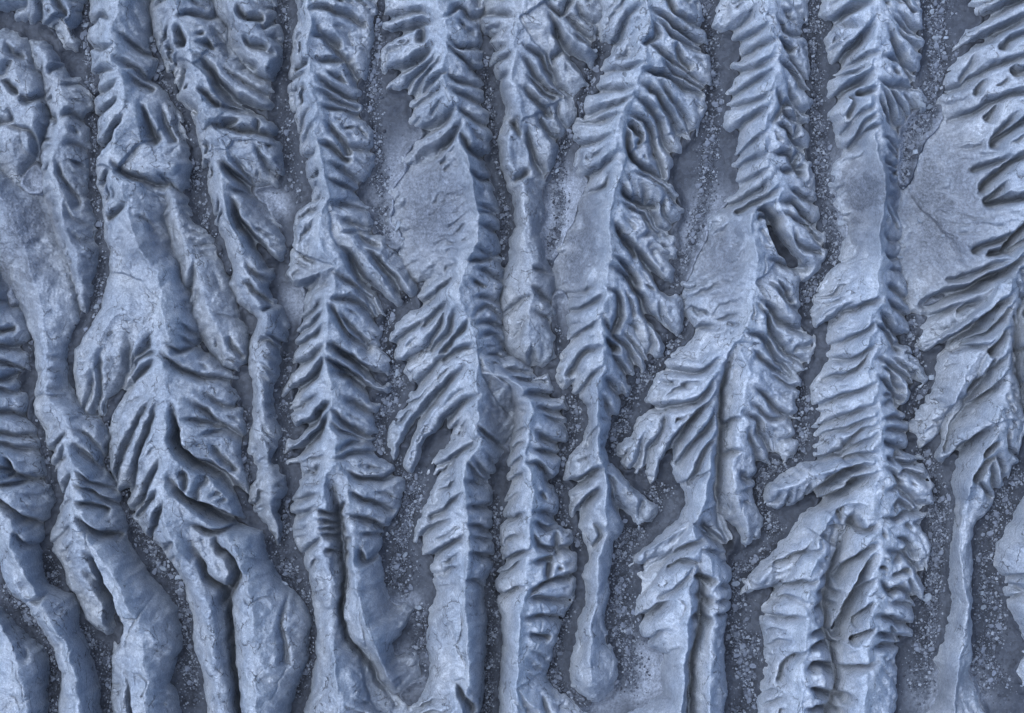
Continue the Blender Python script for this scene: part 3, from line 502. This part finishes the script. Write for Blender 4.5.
CLAY = clay_material(); FLOOR = gravel_material('gully_silt'); STONE = stone_material('slate_stone', (0.072, 0.092, 0.135)); GRAVEL = gravel_stone_material()

# ------------------------------------------------------------------ mesh building
def grid_mesh(name, V, F, mat, smooth=True):
    me = bpy.data.meshes.new(name)
    me.vertices.add(len(V)); me.vertices.foreach_set('co', V.astype(np.float32).ravel())
    n = F.shape[1]
    me.loops.add(F.size); me.loops.foreach_set('vertex_index', F.astype(np.int32).ravel())
    me.polygons.add(len(F)); me.polygons.foreach_set('loop_start', np.arange(0, F.size, n, dtype=np.int32))
    me.polygons.foreach_set('use_smooth', np.full(len(F), smooth, bool))
    me.update(calc_edges=True)
    me.materials.append(mat)
    return me

def cells(h, w):
    idx = np.arange(h*w).reshape(h, w)
    return idx[:-1, :-1], idx[1:, :-1], idx[1:, 1:], idx[:-1, 1:]

def biggest_piece(keep):
    """keep only the largest connected patch of cells"""
    lab = np.where(keep, np.arange(keep.size).reshape(keep.shape)+1, 0).astype(np.int64)
    while True:
        n = lab.copy()
        for _ in range(40):
            p = np.pad(n, 1)
            q = np.maximum.reduce([p[1:-1,1:-1], p[:-2,1:-1], p[2:,1:-1], p[1:-1,:-2], p[1:-1,2:]])
            n = np.where(keep, q, 0)
            # run sweeps along rows and columns to travel far quickly
        if (n == lab).all(): break
        lab = n
    v, c = np.unique(lab[keep], return_counts=True)
    return lab == v[c.argmax()]

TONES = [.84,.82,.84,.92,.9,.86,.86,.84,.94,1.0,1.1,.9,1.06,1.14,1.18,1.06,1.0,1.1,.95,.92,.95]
for i, r in enumerate(RIDGES):
    sl, (mx0, my0), h = ridge_field(r, i)
    keep = np.maximum.reduce([h[:-1,:-1], h[1:,:-1], h[1:,1:], h[:-1,1:]]) > -6.5
    a, b, c, d = cells(*h.shape)
    F = np.stack([a[keep], b[keep], c[keep], d[keep]], 1)
    used = np.unique(F); remap = np.full(h.size, -1, np.int64); remap[used] = np.arange(len(used))
    X = GX[sl].ravel()[used]; Y = GY[sl].ravel()[used]; Z = h.ravel()[used]
    V = np.stack(world(X, Y, Z), 1)
    cen = np.array([V[:,0].mean(), V[:,1].mean(), 0.0]); V = V-cen
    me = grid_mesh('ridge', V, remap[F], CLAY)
    at = me.attributes.new('dust', 'FLOAT', 'POINT'); at.data.foreach_set('value', np.clip(AP[sl].ravel()[used], 0, 1).astype(np.float32))
    ob = bpy.data.objects.new('ridge', me)
    ob.location = cen
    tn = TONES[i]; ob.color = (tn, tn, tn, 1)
    COL.objects.link(ob)
    ob['kind'] = 'structure'; ob['label'] = r['label']; ob['category'] = 'ridge'; ob['group'] = 'eroded clay ridges'

# the dry stream beds: line, half width, density, what it lies between
BEDS = [
 ('82 -60 85 0 88 40 92 80 96 110 97 150', 5, 1.0, 'in the dark slit left of the broad knobbly ridge'),
 ('97 150 98 190 99 230 101 270 98 310 86 350', 6, .6, 'in the widening gully left of the broad knobbly ridge'),
 ('150 0 153 40 160 80 178 110 192 160 202 200 212 240 224 270 234 305', 6, .7, 'in the gully beside the slender low side ridge'),
 ('282 -60 286 20 284 60 286 110 292 160 298 200', 7, .45, 'in the gully left of the herringbone ridge'),
 ('372 -60 374 0 376 30 374 60 373 90 374 130 378 160', 7, 1.3, 'in the dark stony channel at the top between two ribbed ridges'),
 ('378 160 384 200 382 225 392 250 414 280 404 300', 8, .7, 'in the gully below the dark stony channel'),
 ('392 315 385 335 390 360 398 385 385 410 382 440 380 455', 8, 1.1, 'beside the long curved finger spurs in the middle'),
 ('395 470 410 490 405 520 398 545 400 570 398 588', 14, 1.0, 'in the broad gravel pool under the finger spurs'),
 ('418 612 425 625 422 650 424 668', 9, 1.3, 'in the small enclosed pit near the bottom'),
 ('486 60 488 100 496 140 502 180 506 230 503 270', 6, .7, 'in the gully left of the smooth rounded tongue'),
 ('598 -60 600 20 594 60 586 90 576 120 562 150 556 175 560 210 552 250 552 280', 7, .9, 'in the gully left of the bright crested ridge'),
 ('712 -60 706 0 708 40 710 80 712 110 708 160 706 200 690 250 678 280 682 310 672 340 650 372 630 400 620 430 612 450', 9, 1.0, 'in the winding gully right of the bright crested ridge'),
 ('575 400 575 425 572 440 560 470 558 500 562 520 580 545', 7, .8, 'in the gully right of the stout blocky ridge'),
 ('565 600 560 630 552 660 560 685 585 700', 8, 1.0, 'around the foot of the bulb at the bottom'),
 ('660 490 650 500 625 545 618 580 620 620 625 650 630 680', 14, .9, 'in the broad gravel bed right of the thin stem'),
 ('820 -60 818 0 815 40 815 90 818 130 822 170 828 210 835 240 828 270 810 290 803 315', 8, 1.0, 'in the gully left of the longest brightest ridge'),
 ('800 385 804 400 803 430 795 460 770 470 756 485 765 520 778 540 760 560 740 575', 9, 1.0, 'at the meeting of gullies beside the pale twin spines'),
 ('734 570 735 600 732 640 738 665 750 640 748 690 740 713', 11, .9, 'in the gully between the twin spines and the lobed ridge'),
 ('930 -60 932 0 938 30 940 60 932 90 928 110 918 150 908 190 902 240', 13, 1.2, 'in the wide rubble bed at the top right'),
 ('906 310 912 340 918 370 922 395 912 420', 8, 1.0, 'in the pocket beside the wide right hand ridge'),
 ('925 455 932 490 938 520 935 560 930 590 925 640 922 690', 12, 1.0, 'in the gravel strip left of the thin smooth tail'),
 ('1020 470 1008 500 995 525 988 560 990 600 992 640 980 660 1000 690', 13, .8, 'in the gravel strip right of the thin smooth tail'),
 ('717 400 716 440 715 480 722 525 732 550', 4, .8, 'in the slit between the twin spines'),
 ('824 590 826 630 830 660 824 713', 4, .7, 'in the rill splitting the lobed ridge'),
 ('494 500 498 540 494 600 490 650 486 713', 7, .9, 'in the narrow gully left of the stout blocky ridge'),
 ('128 490 140 530 160 560 178 590 186 640 190 700', 9, .9, 'in the gully right of the forked smooth toes'),
 ('48 560 60 600 90 640 108 660 110 713', 9, .8, 'in the gully left of the forked smooth toes'),
 ('5 585 15 605 30 618 50 640 56 690 52 740', 6, 1.0, 'in the dark slit at the lower left corner'),
 ('110 425 112 460 122 495', 5, .8, 'in the slit beside the curved arms on the left'),
 ('290 500 280 540 288 575 300 590 312 640 298 690', 9, .9, 'in the gully under the teardrop toe'),
 ('250 410 246 450 250 505', 5, .6, 'in the slit left of the thin beaded tail'),
 ('290 350 285 400 290 440 285 465', 7, .5, 'in the gully left of the curved ribs'),
 ('52 330 55 360 48 400 48 440 58 480', 6, .6, 'in the gully right of the fat horizontal lobes'),
 ('10 265 12 285 30 310 34 350', 5, .7, 'at the upper end of the gully by the fat lobes'),
 ('570 365 560 350 556 330', 6, .6, 'beside the tip of the smooth rounded tongue'),
 ('345 600 348 640 372 668', 3, .7, 'in the rill of the herringbone ridge'),
]
# gully floor: one sheet, dense under the site and stretched out to the horizon
fs = 1.0
inx = np.arange(X0, X1+1e-6, 1/fs); iny = np.arange(Y0, Y1+1e-6, 1/fs)
ext = np.array([4, 10, 22, 45, 90, 180, 400, 900, 2000, 5000, 12000, 30000], float)
fx = np.concatenate([X0-ext[::-1], inx, X1+ext]); fy = np.concatenate([Y0-ext[::-1], iny, Y1+ext])
FX, FY = np.meshgrid(fx.astype(np.float32), fy.astype(np.float32))
FZ = -0.8 + 1.8*perlin(FX/40, FY/40, 31) + 1.2*perlin(FX/11, FY/11, 32) + 0.9*np.abs(perlin(FX/4.5, FY/4.5, 33)) + 0.45*perlin(FX/2.3, FY/2.3, 34)
def box(a, k):
    for ax in (0, 1):
        c = np.cumsum(np.pad(a, [(k+1, k) if q == ax else (0, 0) for q in (0, 1)], mode='edge'), axis=ax, dtype=np.float64)
        a = (np.take(c, range(2*k+1, c.shape[ax]), ax) - np.take(c, range(0, c.shape[ax]-2*k-1), ax))/(2*k+1)
    return a.astype(np.float32)
mask = (UNION > 0.5)[::int(S/fs), ::int(S/fs)].astype(np.float32)
rise = box(box(box(mask, 6), 5), 3)
ne = len(ext)
FZ = np.minimum(FZ, 0.9)
FZ[ne:-ne, ne:-ne] += 20.0*np.clip(rise-0.12, 0, 1)**1.3 * np.clip(1+0.6*perlin(FX/9, FY/9, 35)[ne:-ne, ne:-ne], 0.3, 1.6)
FZ[ne:-ne, ne:-ne] -= 24.0*sstep(0.72, 1.0, rise)
def floor_z(x, y):
    ix = np.clip(((x-X0)*fs), 0, len(inx)-1).astype(int)+len(ext); iy = np.clip(((y-Y0)*fs), 0, len(iny)-1).astype(int)+len(ext)
    return FZ[iy, ix]
V = np.stack([v.ravel() for v in np.broadcast_arrays(*world(FX, FY, FZ))], 1)
a, b, c, d = cells(*FX.shape)
F = np.stack([a.ravel(), b.ravel(), c.ravel(), d.ravel()], 1)
BED = np.zeros(FX.shape, np.float32)
n0 = len(ext)
for s_, wd, dens, _t in BEDS:
    ln = smooth_line(np.array([float(t) for t in s_.split()]).reshape(-1, 2), 4)
    ix0 = max(0, int((ln[:,0].min()-wd*2-X0)*fs)); ix1 = min(len(inx), int((ln[:,0].max()+wd*2-X0)*fs)+1)
    iy0 = max(0, int((ln[:,1].min()-wd*2-Y0)*fs)); iy1 = min(len(iny), int((ln[:,1].max()+wd*2-Y0)*fs)+1)
    ws = (slice(n0+iy0, n0+iy1), slice(n0+ix0, n0+ix1))
    dd = seg_dist(FX[ws]+3*perlin(FX[ws]/9, FY[ws]/9, 51), FY[ws], ln)[0]
    BED[ws] = np.maximum(BED[ws], (1-sstep(wd*.3, wd*1.15, dd))*min(1, dens))
BED *= np.clip(0.9+0.8*perlin(FX/16, FY/16, 41), 0, 1)
gm = grid_mesh('ground', V, F, FLOOR)
at = gm.attributes.new('grit', 'FLOAT', 'POINT'); at.data.foreach_set('value', BED.ravel().astype(np.float32))
DF = np.zeros(FX.shape, np.float32)
for ax, ay, rx, ry, w in APRONS:
    DF = np.maximum(DF, w*np.exp(-(((FX-ax)/(1.35*rx))**2 + ((FY-ay)/(1.25*ry))**2)**2))
at = gm.attributes.new('dust', 'FLOAT', 'POINT'); at.data.foreach_set('value', np.clip(DF*1.2, 0, 1).ravel().astype(np.float32))
ground = bpy.data.objects.new('ground', gm); COL.objects.link(ground)
ground['kind'] = 'structure'; ground['label'] = 'dark silty gully floor between the clay ridges'; ground['category'] = 'ground'

# ------------------------------------------------------------------ stones
def ico(sub):
    import bmesh
    bm = bmesh.new(); bmesh.ops.create_icosphere(bm, subdivisions=sub, radius=1)
    v = np.array([p.co[:] for p in bm.verts]); f = np.array([[q.index for q in p.verts] for p in bm.faces]); bm.free()
    return v, f
ICO1, ICO2 = ico(1), ico(2)

def angular(base, rng, flat=0.7):
    """a broken stone: a ball cut by random planes and squashed"""
    v, f = base
    v = v.copy()
    for _ in range(9):
        n = rng.normal(size=3); n /= np.linalg.norm(n)
        lim = rng.uniform(0.45, 0.85)
        dd = v@n
        v = v - np.clip(dd-lim, 0, None)[:, None]*n
    v = v*np.array([1, rng.uniform(0.65, 1.0), flat*rng.uniform(0.7, 1.1)])
    return v + rng.normal(scale=0.025, size=v.shape)

SHAPES = []
for k in range(14):
    v = angular(ICO2, RNG)
    me = grid_mesh('stone', v, ICO2[1], STONE, smooth=False)
    SHAPES.append((me, v[:,2].min()))

def bed_points():
    out = []
    for bi, (s, w, dens, txt) in enumerate(BEDS):
        p = smooth_line(np.array([float(t) for t in s.split()]).reshape(-1, 2), 8)
        seg = np.linalg.norm(np.diff(p, axis=0), axis=1); L = seg.sum()
        n = int(L*w*dens*2.9)
        c = np.concatenate([[0], np.cumsum(seg)])
        t = RNG.rand(n)*L
        k = np.clip(np.searchsorted(c, t)-1, 0, len(seg)-1)
        f = (t-c[k])/seg[k]
        q = p[k] + (p[k+1]-p[k])*f[:, None]
        q = q + RNG.normal(scale=w*0.6, size=q.shape)
        # patchiness
        pn = perlin(q[:,0]/16, q[:,1]/16, 41)
        ok = (pn > -0.02) | (RNG.rand(n) < 0.2)
        r = 0.98*np.exp(RNG.normal(scale=0.5, size=n))
        r = np.clip(r*0.85, 0.4, 3.6)
        for (x, y), rr, o in zip(q, r, ok):
            if o: out.append((x, y, rr, bi))
    return out
def union_at(x, y):
    i = int(round((x-X0)*S)); j = int(round((y-Y0)*S))
    if 0 <= i < nx and 0 <= j < ny: return UNION[j, i]
    return -9

pts = [p for p in bed_points() if union_at(p[0], p[1]) < 0.3]
# a thin scatter of grit everywhere on the floor
for _ in range(26000):
    x, y = RNG.uniform(X0, X1), RNG.uniform(Y0, Y1)
    if union_at(x, y) < 0.2: pts.append((x, y, float(np.clip(0.42*np.exp(RNG.normal(scale=.3)), .3, 1)), -1))
inframe = lambda p: 3 < p[0] < 1021 and 3 < p[1] < 710
big = sorted([p for p in pts if p[3] >= 0 and inframe(p)], key=lambda p: -p[2])[:262]
bigset = set(map(id, big))
small = [p for p in pts if id(p) not in bigset]

def place_stone(x, y, r, label, group, z=None, shape=None, squash=1.0, rot=None, stretch=1.0):
    me, zmin = SHAPES[RNG.randint(len(SHAPES)) if shape is None else shape]
    ob = bpy.data.objects.new('stone', me)
    zz = (floor_z(np.array([x]), np.array([y]))[0] if z is None else z) - zmin*r*squash*0.55
    ob.location = world(x, y, zz)
    ob.scale = (r*PX*stretch, r*PX, r*PX*squash)
    ob.rotation_euler = (RNG.uniform(-.25, .25), RNG.uniform(-.25, .25), RNG.uniform(0, 6.28) if rot is None else rot)
    COL.objects.link(ob)
    ob['label'] = label; ob['category'] = 'stone'
    if group: ob['group'] = group
    return ob

for x, y, r, bi in big:
    place_stone(x, y, max(r, 1.05)*1.1, 'small angular grey stone ' + BEDS[bi][3], 'stones ' + BEDS[bi][3])

# stones large enough to be told apart
PALE = stone_material('pale_stone', (0.115, 0.148, 0.205))
PALE_SHAPES = []
for me, zm in SHAPES:
    m2 = me.copy(); m2.materials.clear(); m2.materials.append(PALE); PALE_SHAPES.append((m2, zm))
SINGLES = [
 (916, 103, 10, 'long flat slab slid off the right flank of the longest brightest ridge', .45, -0.7, 0.42),
 (929, 107, 4, 'squarish stone at the lower end of the long flat slab', .6, .4, 1),
 (97, 307, 3.6, 'lone pale stone just below the pointed tip of the thin beaded ridge', .8, 1.2, .8),
 (68, 275, 2.4, 'small pale stone left of the pointed tip of the thin beaded ridge', .8, .3, 1),
 (398, 227, 6.5, 'upright leaf shaped slab at the foot of the dusty fan', .5, 1.2, .5),
 (402, 239, 2.8, 'round pebble just below the leaf shaped slab', .8, 0, 1),
 (815, 426, 5, 'smooth oval boulder in the dusty hollow left of the longest brightest ridge', .7, .1, .65),
 (798, 428, 5.2, 'tilted oblong boulder touching the toe of the pale twin spined ridge', .6, -.9, .5),
 (926, 597, 6, 'flat pentagonal boulder right of the fractured lobes at the lower right', .5, .5, 1),
 (899, 257, 4.6, 'pale flat block in the slit beside the sharp central spine', .6, .0, .7),
 (915, 152, 4.6, 'half buried round stone at the edge of the dusty slope', .6, .2, .7),
 (917, 221, 3.6, 'pale double stone lying on the dusty slope', .8, -.6, .7),
 (939, 237, 3.4, 'small pale stone on the dusty slope below the double stone', .8, .6, .7),
 (841, 223, 6, 'grey rounded block at the foot of the dusty patch on the longest ridge', .5, 0, .75),
 (908, 336, 4.4, 'angular block in the dark pocket below the fat right lobes', .8, .4, .6),
 (930, 377, 5, 'wedge shaped pale block in the dark pocket above the cracked spur', .7, .1, .7),
 (180, 577, 6, 'broad flat stone in the gully right of the forked toes', .45, .3, .8),
 (163, 568, 5, 'angular flat stone in the gully right of the forked toes, above the broad one', .5, -.5, .8),
 (180, 590, 2.8, 'small round stone just below the broad flat stone', .8, .3, 1),
 (86, 26, 4.4, 'grey block jammed in the slit beside the knobbly corner mound', .8, 0, .9),
 (152, 42, 4.6, 'upright block jammed at the top of the gully beside the broad knobbly ridge', .8, 1.3, .6),
 (397, 372, 5, 'oblong boulder standing in gravel beside the finger spurs', .7, 1.4, .5),
 (735, 583, 4.6, 'grey boulder at the narrow place between the twin spines and the lobed ridge', .8, 0, .9),
 (594, 52, 3.6, 'rounded block at the top of the gully beside the bright crested ridge', .8, 0, .8),
 (556, 171, 4, 'rounded stone at the bend of the gully beside the bright crested ridge', .8, 1, .8),
 (285, 582, 5, 'flat pale stone below the teardrop toe', .6, -.2, .6),
 (983, 607, 4, 'pale rounded stone in the gravel right of the thin smooth tail', .6, 0, .8),
 (982, 593, 3.4, 'oval stone just above the pale rounded stone', .6, .6, .8),
 (393, 533, 3.2, 'pale upright stone in the broad gravel pool', .8, 1.4, .7),
 (405, 555, 4.4, 'angular tilted stone at the right of the broad gravel pool', .7, .8, .7),
 (419, 607, 4.2, 'round pale boulder capping the small enclosed pit', .9, 0, 1),
 (488, 667, 3.2, 'round pale stone low in the narrow gully by the stout ridge', .8, 0, 1),
 (936, 38, 5, 'large flat stone in the wide rubble bed at the top right', .5, .4, .8),
 (932, 12, 4, 'pale squarish stone near the head of the wide rubble bed', .6, .8, .9),
 (946, 38, 3.6, 'pale angular stone beside the large flat stone of the rubble bed', .7, .2, .9),
]
for x, y, r, lab, sq, rot, asp in SINGLES:
    z0 = max(floor_z(np.array([x]), np.array([y]))[0], union_at(x, y))
    ob = place_stone(x, y, r, lab, None, z=z0+0.25*r*sq, squash=sq, rot=rot)
    ob.data = PALE_SHAPES[[q[0].name for q in SHAPES].index(ob.data.name)][0]
    ob.scale = (r*PX, r*PX*max(asp, .4), r*PX*sq)

# all smaller gravel as one heap of loose stones
vs, fs_, off = [], [], 0
protos = [angular(ICO1, RNG, 0.75) for _ in range(24)]
for x, y, r, bi in small:
    v = protos[RNG.randint(24)]
    a = RNG.uniform(0, 6.28); ca, sa = math.cos(a), math.sin(a)
    q = np.stack([v[:,0]*ca-v[:,1]*sa, v[:,0]*sa+v[:,1]*ca, v[:,2]], 1)*r
    z = floor_z(np.array([x]), np.array([y]))[0] + r*0.3
    w = np.stack(np.broadcast_arrays(*world(x+q[:,0], y+q[:,1], z+q[:,2])), 1)
    vs.append(w); fs_.append(ICO1[1]+off); off += len(v)
gv = bpy.data.objects.new('gravel', grid_mesh('gravel', np.vstack(vs), np.vstack(fs_), GRAVEL, smooth=False)); COL.objects.link(gv)
gv['kind'] = 'stuff'; gv['label'] = 'fine loose gravel strewn along the gully floors'; gv['category'] = 'gravel'

# ------------------------------------------------------------------ light
SUN_EL, SUN_AZ = math.radians(73), math.radians(152)     # azimuth of the sun seen in plan, anticlockwise from +x
w = bpy.data.worlds.new('World'); SC.world = w; w.use_nodes = True
nt = w.node_tree; nt.nodes.clear()
sky = nt.nodes.new('ShaderNodeTexSky'); sky.sky_type = 'NISHITA'; sky.sun_disc = False
sky.sun_elevation = SUN_EL; sky.sun_rotation = math.radians(90)-SUN_AZ
bg = nt.nodes.new('ShaderNodeBackground'); bg.inputs[1].default_value = 0.06
wo = nt.nodes.new('ShaderNodeOutputWorld')
nt.links.new(sky.outputs[0], bg.inputs[0]); nt.links.new(bg.outputs[0], wo.inputs[0])
sd = bpy.data.lights.new('sun', 'SUN'); sd.energy = 1.5; sd.angle = math.radians(46); sd.color = (1.0, 0.97, 0.93)
so = bpy.data.objects.new('sun', sd); COL.objects.link(so)
from mathutils import Vector
dirv = Vector((math.cos(SUN_EL)*math.cos(SUN_AZ), math.cos(SUN_EL)*math.sin(SUN_AZ), math.sin(SUN_EL)))
so.rotation_euler = dirv.to_track_quat('Z', 'Y').to_euler(); so.location = dirv*60

# ------------------------------------------------------------------ camera
cd = bpy.data.cameras.new('camera'); co = bpy.data.objects.new('camera', cd); COL.objects.link(co)
co.location = (0, 0, CAMZ*PX); co.rotation_euler = (0, 0, 0)
cd.sensor_width = 36; cd.lens = 36*CAMZ/1024.0
cd.clip_start = 1; cd.clip_end = 5000
SC.camera = co
vs_ = SC.view_settings
vs_.view_transform = 'Standard'; vs_.look = 'None'; vs_.exposure = 2.32; vs_.gamma = 1; vs_.use_curve_mapping = False
